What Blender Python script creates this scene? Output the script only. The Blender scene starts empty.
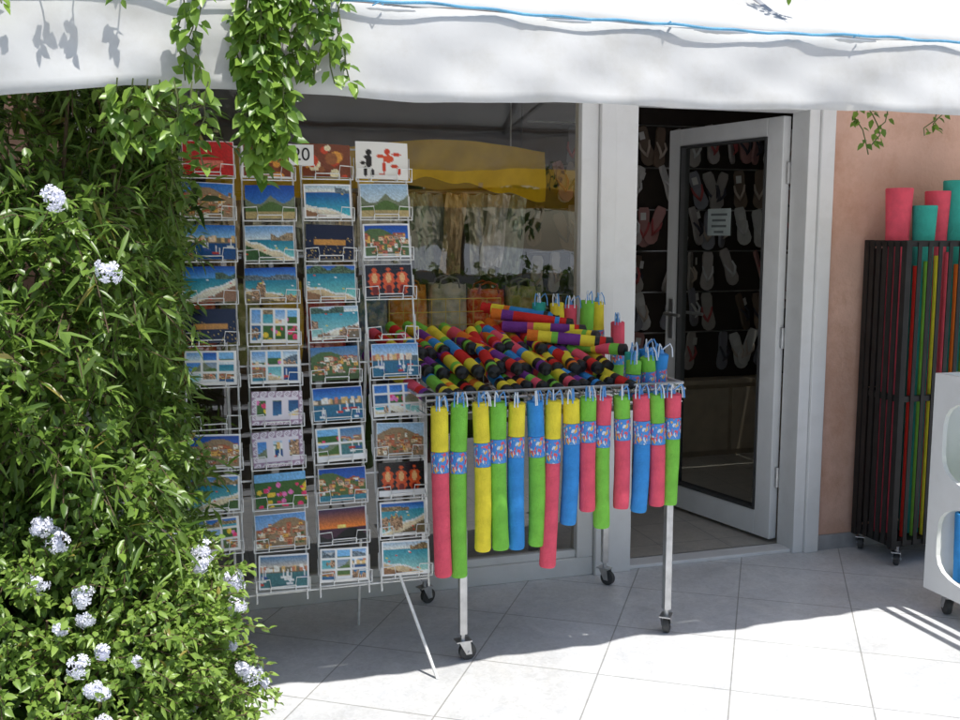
import bpy, math, random
import numpy as np
from mathutils import Vector, Matrix
random.seed(7); rng=np.random.default_rng(7)
C=bpy.context.scene.collection

def S(r,g,b,k=1.0):
    f=lambda c:((c/255/12.92) if c/255<=.04045 else ((c/255+.055)/1.055)**2.4)*k
    return (f(r),f(g),f(b))

# ---------------------------------------------------------------- materials
def M(name,col,rough=.5,metal=0,var=.12,scale=12,bump=0,bscale=120,trans=0,spec=.4,attr=None,stain=None):
    m=bpy.data.materials.new(name); m.use_nodes=True
    nt=m.node_tree; N=nt.nodes; Lk=nt.links; N.clear()
    out=N.new('ShaderNodeOutputMaterial'); p=N.new('ShaderNodeBsdfPrincipled')
    p.inputs['Roughness'].default_value=rough; p.inputs['Metallic'].default_value=metal
    p.inputs['Specular IOR Level'].default_value=spec
    tc=N.new('ShaderNodeTexCoord')
    if attr:
        a=N.new('ShaderNodeAttribute'); a.attribute_name=attr; csock=a.outputs['Color']
    else:
        nz=N.new('ShaderNodeTexNoise'); nz.inputs['Scale'].default_value=scale; nz.inputs['Detail'].default_value=6
        Lk.new(tc.outputs['Object'],nz.inputs['Vector'])
        rp=N.new('ShaderNodeValToRGB')
        rp.color_ramp.elements[0].position=.3; rp.color_ramp.elements[1].position=.7
        rp.color_ramp.elements[0].color=tuple(c*(1-var) for c in col)+(1,)
        rp.color_ramp.elements[1].color=tuple(min(1,c*(1+var)) for c in col)+(1,)
        Lk.new(nz.outputs['Fac'],rp.inputs['Fac']); csock=rp.outputs['Color']
        if stain:
            n2=N.new('ShaderNodeTexNoise'); n2.inputs['Scale'].default_value=stain[1]; n2.inputs['Detail'].default_value=8
            n2.inputs['Roughness'].default_value=.7
            Lk.new(tc.outputs['Object'],n2.inputs['Vector'])
            r2=N.new('ShaderNodeValToRGB'); r2.color_ramp.elements[0].position=.48; r2.color_ramp.elements[1].position=.72
            Lk.new(n2.outputs['Fac'],r2.inputs['Fac'])
            mx=N.new('ShaderNodeMixRGB'); mx.inputs['Color2'].default_value=tuple(stain[0])+(1,)
            ml=N.new('ShaderNodeMath'); ml.operation='MULTIPLY'; ml.inputs[1].default_value=stain[2]
            Lk.new(r2.outputs['Color'],ml.inputs[0]); Lk.new(ml.outputs[0],mx.inputs['Fac'])
            Lk.new(csock,mx.inputs['Color1']); csock=mx.outputs['Color']
    Lk.new(csock,p.inputs['Base Color'])
    if bump:
        nb=N.new('ShaderNodeTexNoise'); nb.inputs['Scale'].default_value=bscale; nb.inputs['Detail'].default_value=4
        Lk.new(tc.outputs['Object'],nb.inputs['Vector'])
        b=N.new('ShaderNodeBump'); b.inputs['Strength'].default_value=bump; b.inputs['Distance'].default_value=.01
        Lk.new(nb.outputs['Fac'],b.inputs['Height']); Lk.new(b.outputs['Normal'],p.inputs['Normal'])
    if trans:
        t=N.new('ShaderNodeBsdfTranslucent'); Lk.new(csock,t.inputs['Color'])
        mx=N.new('ShaderNodeMixShader'); mx.inputs[0].default_value=trans
        Lk.new(p.outputs[0],mx.inputs[1]); Lk.new(t.outputs[0],mx.inputs[2]); Lk.new(mx.outputs[0],out.inputs[0])
    else: Lk.new(p.outputs[0],out.inputs[0])
    return m

def glass(name,tint,refl):
    m=bpy.data.materials.new(name); m.use_nodes=True
    nt=m.node_tree; N=nt.nodes; Lk=nt.links; N.clear()
    out=N.new('ShaderNodeOutputMaterial'); t=N.new('ShaderNodeBsdfTransparent'); t.inputs['Color'].default_value=tint+(1,)
    g=N.new('ShaderNodeBsdfGlossy'); g.inputs['Roughness'].default_value=.012
    tc=N.new('ShaderNodeTexCoord'); nz=N.new('ShaderNodeTexNoise'); nz.inputs['Scale'].default_value=2.2
    Lk.new(tc.outputs['Object'],nz.inputs['Vector'])
    b=N.new('ShaderNodeBump'); b.inputs['Strength'].default_value=.08; b.inputs['Distance'].default_value=.02
    Lk.new(nz.outputs['Fac'],b.inputs['Height']); Lk.new(b.outputs['Normal'],g.inputs['Normal'])
    fr=N.new('ShaderNodeLayerWeight'); fr.inputs['Blend'].default_value=.5
    pw=N.new('ShaderNodeMath'); pw.operation='POWER'; pw.inputs[1].default_value=4.5; Lk.new(fr.outputs['Facing'],pw.inputs[0])
    ad=N.new('ShaderNodeMath'); ad.operation='ADD'; ad.inputs[1].default_value=refl; ad.use_clamp=True
    Lk.new(pw.outputs[0],ad.inputs[0])
    mx=N.new('ShaderNodeMixShader'); Lk.new(ad.outputs[0],mx.inputs[0])
    Lk.new(t.outputs[0],mx.inputs[1]); Lk.new(g.outputs[0],mx.inputs[2]); Lk.new(mx.outputs[0],out.inputs[0])
    return m

def tilemat(name,c1,c2,mort,size,rot,rough=.35):
    m=bpy.data.materials.new(name); m.use_nodes=True
    nt=m.node_tree; N=nt.nodes; Lk=nt.links
    p=N['Principled BSDF']; p.inputs['Roughness'].default_value=rough
    tc=N.new('ShaderNodeTexCoord'); mp=N.new('ShaderNodeMapping'); mp.inputs['Rotation'].default_value=(0,0,math.radians(rot))
    mp.inputs['Location'].default_value=(.13,.07,0)
    Lk.new(tc.outputs['Object'],mp.inputs['Vector'])
    br=N.new('ShaderNodeTexBrick'); br.offset=0; br.squash=1
    br.inputs['Color1'].default_value=c1+(1,); br.inputs['Color2'].default_value=c2+(1,); br.inputs['Mortar'].default_value=mort+(1,)
    br.inputs['Scale'].default_value=1; br.inputs['Mortar Size'].default_value=.003; br.inputs['Mortar Smooth'].default_value=.3
    br.inputs['Brick Width'].default_value=size; br.inputs['Row Height'].default_value=size
    Lk.new(mp.outputs[0],br.inputs['Vector'])
    col=br.outputs['Color']
    for sc_,lo,hi,p0,p1 in ((5,(.84,.85,.87,1),(1.04,1.03,1.02,1),.3,.7),(38,(.88,.88,.87,1),(1.03,1.03,1.03,1),.35,.6),(1.1,(.85,.84,.82,1),(1.03,1.03,1.03,1),.35,.62)):
        nz=N.new('ShaderNodeTexNoise'); nz.inputs['Scale'].default_value=sc_; nz.inputs['Detail'].default_value=8; nz.inputs['Roughness'].default_value=.65
        nz.inputs['Distortion'].default_value=1.2
        Lk.new(tc.outputs['Object'],nz.inputs['Vector'])
        rp=N.new('ShaderNodeValToRGB'); rp.color_ramp.elements[0].position=p0; rp.color_ramp.elements[1].position=p1
        rp.color_ramp.elements[0].color=lo; rp.color_ramp.elements[1].color=hi
        Lk.new(nz.outputs['Fac'],rp.inputs['Fac'])
        mx=N.new('ShaderNodeMixRGB'); mx.blend_type='MULTIPLY'; mx.inputs['Fac'].default_value=1
        Lk.new(col,mx.inputs['Color1']); Lk.new(rp.outputs['Color'],mx.inputs['Color2']); col=mx.outputs['Color']
    Lk.new(col,p.inputs['Base Color'])
    b=N.new('ShaderNodeBump'); b.inputs['Strength'].default_value=.4; b.inputs['Distance'].default_value=.003; b.invert=True
    Lk.new(br.outputs['Fac'],b.inputs['Height']); Lk.new(b.outputs['Normal'],p.inputs['Normal'])
    return m

def confetti(name):
    m=bpy.data.materials.new(name); m.use_nodes=True
    nt=m.node_tree; N=nt.nodes; Lk=nt.links; p=N['Principled BSDF']; p.inputs['Roughness'].default_value=.35
    tc=N.new('ShaderNodeTexCoord'); v=N.new('ShaderNodeTexVoronoi'); v.inputs['Scale'].default_value=170
    mp=N.new('ShaderNodeMapping'); mp.inputs['Scale'].default_value=(1,1,.55); mp.inputs['Rotation'].default_value=(.3,.5,0)
    Lk.new(tc.outputs['Object'],mp.inputs['Vector']); Lk.new(mp.outputs[0],v.inputs['Vector'])
    sp=N.new('ShaderNodeSeparateColor'); Lk.new(v.outputs['Color'],sp.inputs[0])
    rp=N.new('ShaderNodeValToRGB'); cr=rp.color_ramp; cr.interpolation='CONSTANT'
    cols=[S(60,135,210),S(215,80,95),S(205,215,225),S(80,150,205),S(225,170,80),S(60,135,210)]
    cr.elements[0].color=cols[0]+(1,); cr.elements[1].position=.42; cr.elements[1].color=cols[1]+(1,)
    for i,c in enumerate(cols[2:]):
        e=cr.elements.new(.58+.10*i); e.color=c+(1,)
    Lk.new(sp.outputs[0],rp.inputs['Fac']); Lk.new(rp.outputs['Color'],p.inputs['Base Color'])
    return m

# ---------------------------------------------------------------- mesh builder
class MB:
    def __init__(s): s.v=[];s.f=[];s.m=[];s.xf=None
    def add(s,vs,fs,mi=0):
        o=len(s.v)
        for p in vs:
            p=Vector(p)
            s.v.append(tuple(s.xf@p) if s.xf is not None else tuple(p))
        for f in fs: s.f.append(tuple(i+o for i in f)); s.m.append(mi)
    def box(s,x0,x1,y0,y1,z0,z1,mi=0):
        s.add([(x0,y0,z0),(x1,y0,z0),(x1,y1,z0),(x0,y1,z0),(x0,y0,z1),(x1,y0,z1),(x1,y1,z1),(x0,y1,z1)],
          [(0,3,2,1),(4,5,6,7),(0,1,5,4),(1,2,6,5),(2,3,7,6),(3,0,4,7)],mi)
    def tube(s,pts,r,n=8,mi=0,cap=True,mis=None):
        pts=[Vector(p) for p in pts]; k=len(pts)
        rs=r if isinstance(r,(list,tuple)) else [r]*k
        vs=[];prev=None
        for i,p in enumerate(pts):
            t=(pts[min(i+1,k-1)]-pts[max(i-1,0)])
            if t.length<1e-9: t=Vector((0,0,1))
            t.normalize()
            if prev is None:
                ref=Vector((0,0,1)) if abs(t.z)<.9 else Vector((1,0,0))
                a=t.cross(ref).normalized()
            else:
                a=prev-t*prev.dot(t)
                a=a.normalized() if a.length>1e-6 else t.orthogonal().normalized()
            prev=a; b=t.cross(a)
            for j in range(n):
                an=2*math.pi*j/n
                vs.append(p+(a*math.cos(an)+b*math.sin(an))*rs[i])
        fs=[];mm=[]
        for i in range(k-1):
            for j in range(n):
                fs.append((i*n+j,i*n+(j+1)%n,(i+1)*n+(j+1)%n,(i+1)*n+j)); mm.append(mis[i] if mis else mi)
        if cap:
            fs.append(tuple(reversed(range(n)))); mm.append(mm[0])
            fs.append(tuple(range((k-1)*n,k*n))); mm.append(mm[-2])
        o=len(s.v)
        for p in vs: s.v.append(tuple(s.xf@p) if s.xf is not None else tuple(p))
        for f,q in zip(fs,mm): s.f.append(tuple(i+o for i in f)); s.m.append(q)

def link(o,parent=None):
    C.objects.link(o)
    if parent is not None: o.parent=parent
def meta(o,label=None,category=None,group=None,kind=None):
    if label:o["label"]=label
    if category:o["category"]=category
    if group:o["group"]=group
    if kind:o["kind"]=kind
WLOC={}
def T(name,loc,label,category,group=None):
    e=bpy.data.objects.new(name,None); e.empty_display_size=.1; e.location=loc; link(e); meta(e,label,category,group)
    WLOC[e]=Vector(loc); return e
def fin(mb,name,mats,parent=None,smooth=False,bevel=0,origin=None,**kw):
    me=bpy.data.meshes.new(name)
    v=np.array(mb.v,dtype=float)
    if origin is None:
        lo=v.min(0);hi=v.max(0); origin=(lo+hi)/2
        if parent is None: origin[2]=lo[2]
    origin=np.array(origin,dtype=float)
    me.from_pydata((v-origin).tolist(),[],mb.f)
    if not isinstance(mats,(list,tuple)): mats=[mats]
    for m in mats: me.materials.append(m)
    me.polygons.foreach_set('material_index',mb.m)
    if smooth: me.polygons.foreach_set('use_smooth',[True]*len(me.polygons))
    me.update()
    o=bpy.data.objects.new(name,me); link(o,parent)
    pl=WLOC[parent] if parent is not None else Vector((0,0,0))
    o.location=Vector(origin)-pl; WLOC[o]=Vector(origin)
    if bevel:
        b=o.modifiers.new('bevel','BEVEL'); b.width=bevel; b.segments=2; b.limit_method='ANGLE'
    if smooth:
        try: me.set_sharp_from_angle(angle=math.radians(45))
        except Exception: pass
    meta(o,**kw); return o
def group_empty(name,parent,loc):
    e=bpy.data.objects.new(name,None); link(e,parent); e.location=Vector(loc)-WLOC[parent]; WLOC[e]=Vector(loc); return e
def text(s,size,mat,parent,center,name='lettering'):
    cu=bpy.data.curves.new('t','FONT'); cu.body=s; cu.size=size; cu.align_x='CENTER'; cu.align_y='CENTER'; cu.extrude=.0004
    o=bpy.data.objects.new('t',cu); C.objects.link(o); bpy.context.view_layer.update()
    me=bpy.data.meshes.new_from_object(o.evaluated_get(bpy.context.evaluated_depsgraph_get())); bpy.data.objects.remove(o)
    me.name=name; me.materials.clear(); me.materials.append(mat)
    q=bpy.data.objects.new(name,me); link(q,parent); q.location=Vector(center)-WLOC[parent]; q.rotation_euler=(math.radians(90),0,0)
    return q

# ---------------------------------------------------------------- palettes
white=M('white_paint',(.82,.82,.81),.35,var=.03,scale=6,stain=((.58,.56,.52),7,.22))
wirewhite=M('white_wire',(.78,.78,.76),.4,var=.15,scale=40)
steel=M('brushed_steel',(.55,.55,.55),.35,.8,var=.15,scale=30)
rubber=M('dark_rubber',(.06,.06,.06),.6)
black=M('black_plastic',(.015,.015,.017),.4)
blackmetal=M('black_metal',(.02,.019,.018),.5,.2,var=.3,bump=.1)
foam={k:M('foam_'+k,c,.8,var=.12,scale=22,bump=.5,bscale=260,spec=.2) for k,c in dict(
 yellow=S(240,220,66),green=S(128,200,76),blue=S(62,145,216),pink=S(234,92,112),teal=S(64,178,164),red=S(212,50,46),
 purple=S(120,60,145),orange=S(232,125,46),cyan=S(80,180,215)).items()}
conf=confetti('printed_band')
ribbonb=M('blue_ribbon',S(100,160,220),.4); ribbonw=M('white_ribbon',(.75,.78,.82),.4)
paper=M('paper_white',(.78,.77,.74),.6,var=.04)
cardmat=M('glossy_card',(1,1,1),.25,attr='Col',spec=.6)
leafm=M('leaf',(1,1,1),.36,attr='Col',trans=.35,spec=.55)
bark=M('bark',(.11,.075,.045),.85,var=.4,bump=.6,bscale=60)
petal=M('pale_white_petal',S(240,240,252),.6,var=.05,trans=.3)
plaster=M('terracotta_plaster',(.72,.46,.355),.9,var=.12,scale=3,bump=.5,bscale=45,stain=((.50,.26,.16),2.6,.75))
skirt=M('grey_skirting',(.36,.36,.37),.5,var=.2)
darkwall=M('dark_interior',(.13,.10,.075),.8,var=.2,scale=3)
awn=M('awning_canvas',(.83,.83,.82),.7,var=.05,scale=2.5,bump=.3,bscale=9,trans=.45,stain=((.66,.64,.59),5,.55))
ropeb=M('blue_rope',S(105,170,205),.6,var=.3,bump=.5,bscale=300)
wglass=glass('window_glass',(.84,.81,.72),.13)
dglass=glass('door_glass',(.80,.83,.80),.07)
frost=M('frosted_added_skylight',(.55,.55,.55),.6,trans=.8)  # for the invented roof panes that diffuse daylight into the room

# ---------------------------------------------------------------- ground
mb=MB(); mb.add([(-100,-100,0),(100,-100,0),(100,100,0),(-100,100,0)],[(0,1,2,3)])
fin(mb,'pavement',tilemat('paving_tiles',(.77,.78,.79),(.71,.72,.735),(.40,.40,.39),.46,33),kind='structure',origin=(0,0,0))
mb=MB(); mb.add([(-1.5,.12,.012),(5,.12,.012),(5,3.2,.012),(-1.5,3.2,.012)],[(0,1,2,3)])
fin(mb,'floor',tilemat('floor_tiles',(.56,.52,.46),(.52,.49,.44),(.30,.28,.26),.33,0),kind='structure')
mb=MB(); mb.add([(-3,-1.9,.01),(-.12,-1.9,.01),(.02,-.6,.01),(.0,0,.01),(-3,0,.01)],[(0,1,2,3,4)])
fin(mb,'soil',M('soil',(.07,.045,.03),.95,var=.4,bump=1,bscale=40),kind='structure')

# ---------------------------------------------------------------- shop building
B=T('shop_building',(1.5,.1,0),'terracotta plastered shop with white framed window and open glass door','shop')
mb=MB()
mb.box(2.995,7.5,0,.16,0,3.4); mb.box(-4,2.995,.0,.16,2.2,3.4); mb.box(-4,-.35,0,.16,0,2.2)
fin(mb,'wall',plaster,B)
mb=MB(); mb.box(2.998,7.5,-.014,-.002,0,.075); fin(mb,'skirting',skirt,B,bevel=.002)
mb=MB(); mb.box(-1.6,5.1,3.2,3.3,0,2.7); mb.box(-1.6,-1.5,.16,3.2,0,2.7); mb.box(5,5.1,.16,3.2,0,2.7)
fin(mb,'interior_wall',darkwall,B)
mb=MB()
mb.box(-1.5,5,.16,.75,2.6,2.7); mb.box(-1.5,5,1.45,3.2,2.6,2.7)
mb.box(-1.5,.4,.75,1.45,2.6,2.7); mb.box(1.3,2.2,.75,1.45,2.6,2.7); mb.box(4.2,5,.75,1.45,2.6,2.7)  # ceiling gaps added to let daylight reach the goods inside
fin(mb,'ceiling',M('ceiling',(.30,.26,.22),.8),B)
for a_,b_ in ((.4,1.3),(2.2,4.2)):
    mb=MB(); mb.box(a_,b_,.75,1.45,2.71,2.715); fin(mb,'added_skylight',frost,B)  # unseen panes, added only to brighten the dark interior
W=group_empty('window',B,(.75,.03,0))
mb=MB()
mb.box(-.35,1.80,-.01,.07,0,.085); mb.box(-.35,1.80,-.01,.07,2.13,2.2)
mb.box(-.35,-.28,-.01,.07,.085,2.13); mb.box(1.72,1.80,-.01,.07,.085,2.13)
mb.box(-.28,1.72,.005,.05,.085,.12)
fin(mb,'frame',white,W,bevel=.004)
mb=MB(); mb.add([(-.285,.029,.11),(1.725,.029,.11),(1.725,.029,2.135),(-.285,.029,2.135)],[(0,1,2,3)]); fin(mb,'glass_pane',wglass,W)
F=group_empty('door_frame',B,(2.4,.03,0))
mb=MB(); mb.box(1.802,1.875,-.035,.14,0,2.2); mb.box(1.877,1.985,-.02,.12,0,2.2)
mb.box(2.86,2.918,-.02,.12,0,2.2); mb.box(2.92,2.994,-.035,.14,0,2.2); mb.box(1.985,2.86,-.02,.12,2.13,2.2)
mb.box(1.985,2.86,.0,.1,0,.018)
fin(mb,'frame',white,F,bevel=.004)
for z in (.35,1.05,1.85):
    mb=MB(); mb.tube([(2.852,.125,z-.05),(2.852,.125,z+.05)],.011,10)
    fin(mb,'hinge',steel,F,smooth=True)
D=group_empty('door',B,(2.78,.45,0))
h=Vector((2.845,.135,0)); e=Vector((2.665,.93,0)); dv=(e-h); Ld=.83; dv.normalize(); nv=Vector((-dv.y,dv.x,0))
X=Matrix(((dv.x,nv.x,0,h.x),(dv.y,nv.y,0,h.y),(0,0,1,0),(0,0,0,1)))
mb=MB(); mb.xf=X
mb.box(0,.105,-.025,.025,.03,2.12); mb.box(Ld-.095,Ld,-.025,.025,.03,2.12)
mb.box(.105,Ld-.095,-.025,.025,.03,.16); mb.box(.105,Ld-.095,-.025,.025,2.03,2.12)
fin(mb,'frame',white,D,bevel=.004)
mb=MB(); mb.xf=X; g=.012
mb.box(.105,.105+g,-.03,.03,.16,2.03);mb.box(Ld-.095-g,Ld-.095,-.03,.03,.16,2.03)
mb.box(.105+g,Ld-.095-g,-.03,.03,.16,.16+g);mb.box(.105+g,Ld-.095-g,-.03,.03,2.03-g,2.03)
fin(mb,'gasket',rubber,D)
mb=MB(); mb.xf=X; mb.add([(.11,0,.165),(Ld-.1,0,.165),(Ld-.1,0,2.025),(.11,0,2.025)],[(0,1,2,3)]); fin(mb,'glass_pane',dglass,D)
mb=MB(); mb.xf=X
for sgn in (1,-1):
    mb.box(Ld-.065,Ld-.03,sgn*.026-.004,sgn*.026+.004,.98,1.2)
    mb.tube([(Ld-.047,sgn*.03,1.12),(Ld-.047,sgn*.075,1.12),(Ld-.06,sgn*.085,1.12),(Ld-.18,sgn*.085,1.118)],.009,8)
fin(mb,'handle',steel,D,smooth=True)
mb=MB(); mb.xf=X; mb.box(.36,.53,.004,.006,1.55,1.69,0)
for i,(w) in enumerate((.12,.10,.11,.07)):
    mb.box(.445-w/2,.445+w/2,.0062,.0072,1.665-.03*i-.012,1.665-.03*i,1)
fin(mb,'notice',[M('notice_film',(.48,.54,.52),.5,trans=.3),M('notice_ink',(.12,.14,.14),.5)],D)

# ---------------------------------------------------------------- interior display
mb=MB()
mb.box(2.35,4.6,2.0,2.5,.012,.52,0); mb.box(2.33,4.62,1.98,2.52,.52,.55,1)
for i in range(5): mb.box(2.40+i*.44,2.40+i*.44+.41,1.985,1.999,.05,.49,1)
fin(mb,'cabinet',[M('cream_wood',(.42,.33,.23),.5),M('cream_wood_light',(.52,.43,.32),.5)],label='low cream wooden cabinet under the sandal display',category='cabinet',bevel=.003)
R=T('display_stand',(3.3,2.0,.55),'dark wire stand hung with sandals inside the shop','display stand')
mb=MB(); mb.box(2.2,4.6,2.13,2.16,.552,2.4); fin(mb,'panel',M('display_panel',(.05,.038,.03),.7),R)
mb=MB()
rowsz=[2.28,2.0,1.72,1.44,1.16,.88]
for z in rowsz: mb.tube([(2.22,2.1,z),(4.58,2.1,z)],.006,6)
fin(mb,'rail',steel,R)
def flipflop(x,y,z,col,scol,rot,tag,tilt=0):
    t=T('sandal',(x,y,z),'flip-flop sandal hanging on the wire stand','sandal','sandals on the shop display')
    xf=Matrix.Translation((x,y,z))@Matrix.Rotation(rot,4,'Y')@Matrix.Rotation(tilt,4,'Z')
    mb=MB(); mb.xf=xf
    prof=[(0,.028),(.03,.038),(.08,.036),(.13,.034),(.18,.044),(.22,.048),(.25,.036),(.265,.012)]
    out=[(w*1.05,-s) for s,w in prof]+[(-w*.95,-s) for s,w in reversed(prof)]
    n=len(out)
    vs=[(a,-.009,b) for a,b in out]+[(a,.009,b) for a,b in out]
    mb.add(vs,[tuple(range(n)),tuple(reversed(range(n,2*n)))]+[(i,i+n,(i+1)%n+n,(i+1)%n) for i in range(n)])
    fin(mb,'sole',col,t,bevel=.003)
    mb=MB(); mb.xf=xf
    mb.tube([(.036,-.01,-.1),(.03,-.035,-.14),(.01,-.035,-.18),(0,-.012,-.205)],[.006,.009,.009,.004],6)
    mb.tube([(-.034,-.01,-.1),(-.028,-.035,-.14),(-.008,-.035,-.18),(0,-.012,-.205)],[.006,.009,.009,.004],6)
    fin(mb,'strap',scol,t,smooth=True)
    if tag:
        mb=MB(); mb.xf=xf; mb.box(-.018,.018,-.042,-.040,-.085,-.035); fin(mb,'price_tag',paper,t)
shoe=[M('sole_%d'%i,c,.6) for i,c in enumerate([(.70,.69,.66),(.44,.40,.37),(.50,.26,.24),(.30,.30,.34),(.20,.14,.10),(.55,.50,.48)])]
strp=[M('strap_%d'%i,c,.4) for i,c in enumerate([(.75,.75,.75),(.5,.1,.1),(.06,.06,.08),(.6,.5,.42)])]
for r,z in enumerate(rowsz):
    for k in range(19):
        x=2.28+k*.124+random.uniform(-.02,.02)
        if random.random()<.16: continue
        i=(k//2*3+r*2+(k//5))%6
        flipflop(x,2.06-(k%2)*.03,z+random.uniform(-.03,.03),shoe[i],strp[(k//2+r)%4],random.uniform(-.4,.4),k%3==0,random.uniform(-.8,.8))

# window goods
mb=MB(); mb.box(-.2,1.7,.3,.95,.94,.98)
for x in (-.15,1.62):
    for y in (.33,.89): mb.box(x,x+.04,y,y+.04,.012,.94)
fin(mb,'table',M('dark_table',(.12,.08,.05),.5),label='dark table behind the shop window',category='table',bevel=.003)
bagn=['orange','olive green','yellow','red','slate blue','bright orange','pale grey']
bagc=[S(225,90,40),S(150,160,90),S(235,190,50),S(200,60,60),S(90,120,150),S(230,140,50),S(190,190,180)]
for i in range(9):
    x=.08+i*.188; c=bagc[i%7]; hgt=random.uniform(.32,.38)
    t=T('beach_bag',(x,.36,.98),bagn[i%7]+' beach bag on a table behind the window','bag','bags in the shop window')
    mb=MB(); n=16; vs=[];fs=[]
    prof=[(0,.6),(.02,.8),(.12,.95),(.22,.92),(hgt,.86)]
    for zz,s in prof:
        for j in range(n):
            a=2*math.pi*j/n; ca,sa=math.cos(a),math.sin(a)
            vs.append((x+math.copysign(abs(ca)**.6,ca)*.098*s+random.uniform(-.004,.004),.36+math.copysign(abs(sa)**.6,sa)*.06*s,.98+zz+random.uniform(-.008,.008)))
    for k in range(len(prof)-1):
        for j in range(n): fs.append((k*n+j,k*n+(j+1)%n,(k+1)*n+(j+1)%n,(k+1)*n+j))
    fs.append(tuple(reversed(range(n)))); mb.add(vs,fs)
    fin(mb,'bag_body',M('bag_cloth_%d'%i,c,.8,var=.4,scale=24,stain=((.75,.65,.45),22,.9)),t,smooth=True)
    mb=MB()
    for yy in (.31,.41):
        mb.tube([(x-.05,yy,.98+hgt-.02),(x-.04,yy,.98+hgt+.02),(x,yy,.98+hgt+.035),(x+.04,yy,.98+hgt+.02),(x+.05,yy,.98+hgt-.02)],.005,6)
    fin(mb,'handle',M('bag_strap_%d'%i,tuple(v*.5 for v in c),.7),t,smooth=True)
gr=T('hanging_rail',(.8,.6,1.76),'metal rail hung with wrapped goods behind the window','rail')
mb=MB(); mb.tube([(-.2,.6,1.76),(1.70,.6,1.76)],.008,8); fin(mb,'bar',steel,gr,smooth=True)
mb=MB()
for x in (-.1,1.6): mb.tube([(x,.6,1.77),(x,.6,2.6)],.004,6)
fin(mb,'hanger_wire',steel,gr)
foil=[M('foil_wrap_%d'%i,c,.25,.4,var=.3,scale=14,bump=1,bscale=22) for i,c in enumerate([(.70,.71,.74),(.50,.54,.58),(.60,.60,.52),(.42,.50,.46),(.62,.48,.30)])]
for i in range(17):
    x=-.06+i*.106+random.uniform(-.01,.01); w=random.uniform(.048,.062); mb=MB(); vs=[];fs=[]; zt=1.75; hh=random.uniform(.30,.40); tl=random.uniform(-.05,.05); yo=.60-.05*(i%2)
    for face in (0,1):
        for j in range(13):
            for k in range(9):
                u=k/8;v_=j/12; b=.042*math.sin(math.pi*u)*math.sin(math.pi*min(1,v_*1.05+.02))+.007*math.sin(u*17+v_*9+i)*math.sin(math.pi*u)
                vs.append((x+(u-.5)*2*w*(1+.08*math.sin(v_*7+i))+tl*v_,yo+(b if face else -b)+random.uniform(-.003,.003)*(0<k<8),zt-hh*v_+.006*math.sin(u*9+i)))
    for face in (0,1):
        for j in range(12):
            for k in range(8):
                a=face*117+j*9+k; q=(a,a+9,a+10,a+1); fs.append(q if face==0 else q[::-1])
    mb.add(vs,fs); fin(mb,'wrapped_package',foil[(i*3)%5],None,smooth=False,label='crinkled foil wrapped package hanging behind the window',category='package',group='wrapped packages in the window')
mb=MB(); vs=[];fs=[]; n=90
for j in range(12):
    for i in range(n+1):
        t=i/n; v_=j/11
        vs.append((.15+1.56*t,.42+.022*math.sin(t*47+v_*3)*(.3+v_),1.955-.035*math.sin(t*6.2+.4)-(.20+.03*math.sin(t*7+1)+.012*math.sin(t*47))*v_))
for j in range(11):
    for i in range(n): a=j*(n+1)+i; fs.append((a,a+n+1,a+n+2,a+1))
mb.add(vs,fs); fin(mb,'yellow_reflection_cloth',M('yellow_reflection_cloth',S(250,205,40),.8,var=.1,trans=.4),None,smooth=True,label='added yellow cloth inside the window standing in for a yellow reflection',category='cloth')  # added cloth, imitates the yellow awning reflected in the glass

# ---------------------------------------------------------------- awning
A=T('awning',(1.5,-.7,2.0),'white canvas awning with hanging valance and blue rope','awning')
x0,x1,n=-4.0,7.5,300
def wav(x,t):
    return (.016*math.sin(x*4.1+.5)+.010*math.sin(x*9.7+1)+.006*math.sin(x*23))*t+.004*math.sin(x*41)*t
mb=MB(); rows=9; vs=[];fs=[]
for j in range(rows):
    t=j/(rows-1)
    for i in range(n+1):
        x=x0+(x1-x0)*i/n
        zb=1.925-.010*math.sin(x*2.2)+.004*math.sin(x*7)-.15*min(.6,max(0,-x-.08))
        zt=2.157+.006*math.sin(x*3)
        vs.append((x,-1.42-.03*t+wav(x,t)+.006*math.sin(x*13+t*7)+.005*math.sin(x*19-t*11)*t,zt+(zb-zt)*t))
for j in range(rows-1):
    for i in range(n): a=j*(n+1)+i; fs.append((a,a+n+1,a+n+2,a+1))
mb.add(vs,fs)
o=fin(mb,'valance',awn,A,smooth=True); sm=o.modifiers.new('s','SOLIDIFY'); sm.thickness=.002
mb=MB(); vs=[];fs=[]; rows=14
for j in range(rows):
    t=j/(rows-1)
    for i in range(n+1):
        x=x0+(x1-x0)*i/n
        vs.append((x,-1.418+t*1.40,2.163+.006*math.sin(x*3)+t*.95-.05*math.sin(math.pi*t)+.012*math.sin(x*5.3)*math.sin(math.pi*t)+.004*math.sin(x*17+t*9)))
for j in range(rows-1):
    for i in range(n): a=j*(n+1)+i; fs.append((a,a+1,a+n+2,a+n+1))
mb.add(vs,fs)
o=fin(mb,'canopy',awn,A,smooth=True); sm=o.modifiers.new('s','SOLIDIFY'); sm.thickness=.002
mb=MB()
mb.tube([(x0+(x1-x0)*i/300,-1.437+.003*math.sin(i*.5),2.160+.006*math.sin((x0+(x1-x0)*i/300)*3)+.003*math.sin(i*.37)+.002*math.sin(i*1.3)) for i in range(301)],.0042,8)
xx_=x0
while xx_<x1:
    x=xx_; xx_+=random.uniform(.3,.9)
    mb.tube([(x,-1.433,2.155),(x+.01,-1.443,2.160),(x+.02,-1.433,2.166),(x+.03,-1.425,2.16)],.002,5)
fin(mb,'rope',ropeb,A,smooth=True)
mb=MB(); mb.tube([(x0,-1.40,2.15),(x1,-1.40,2.15)],.018,10)
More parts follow.
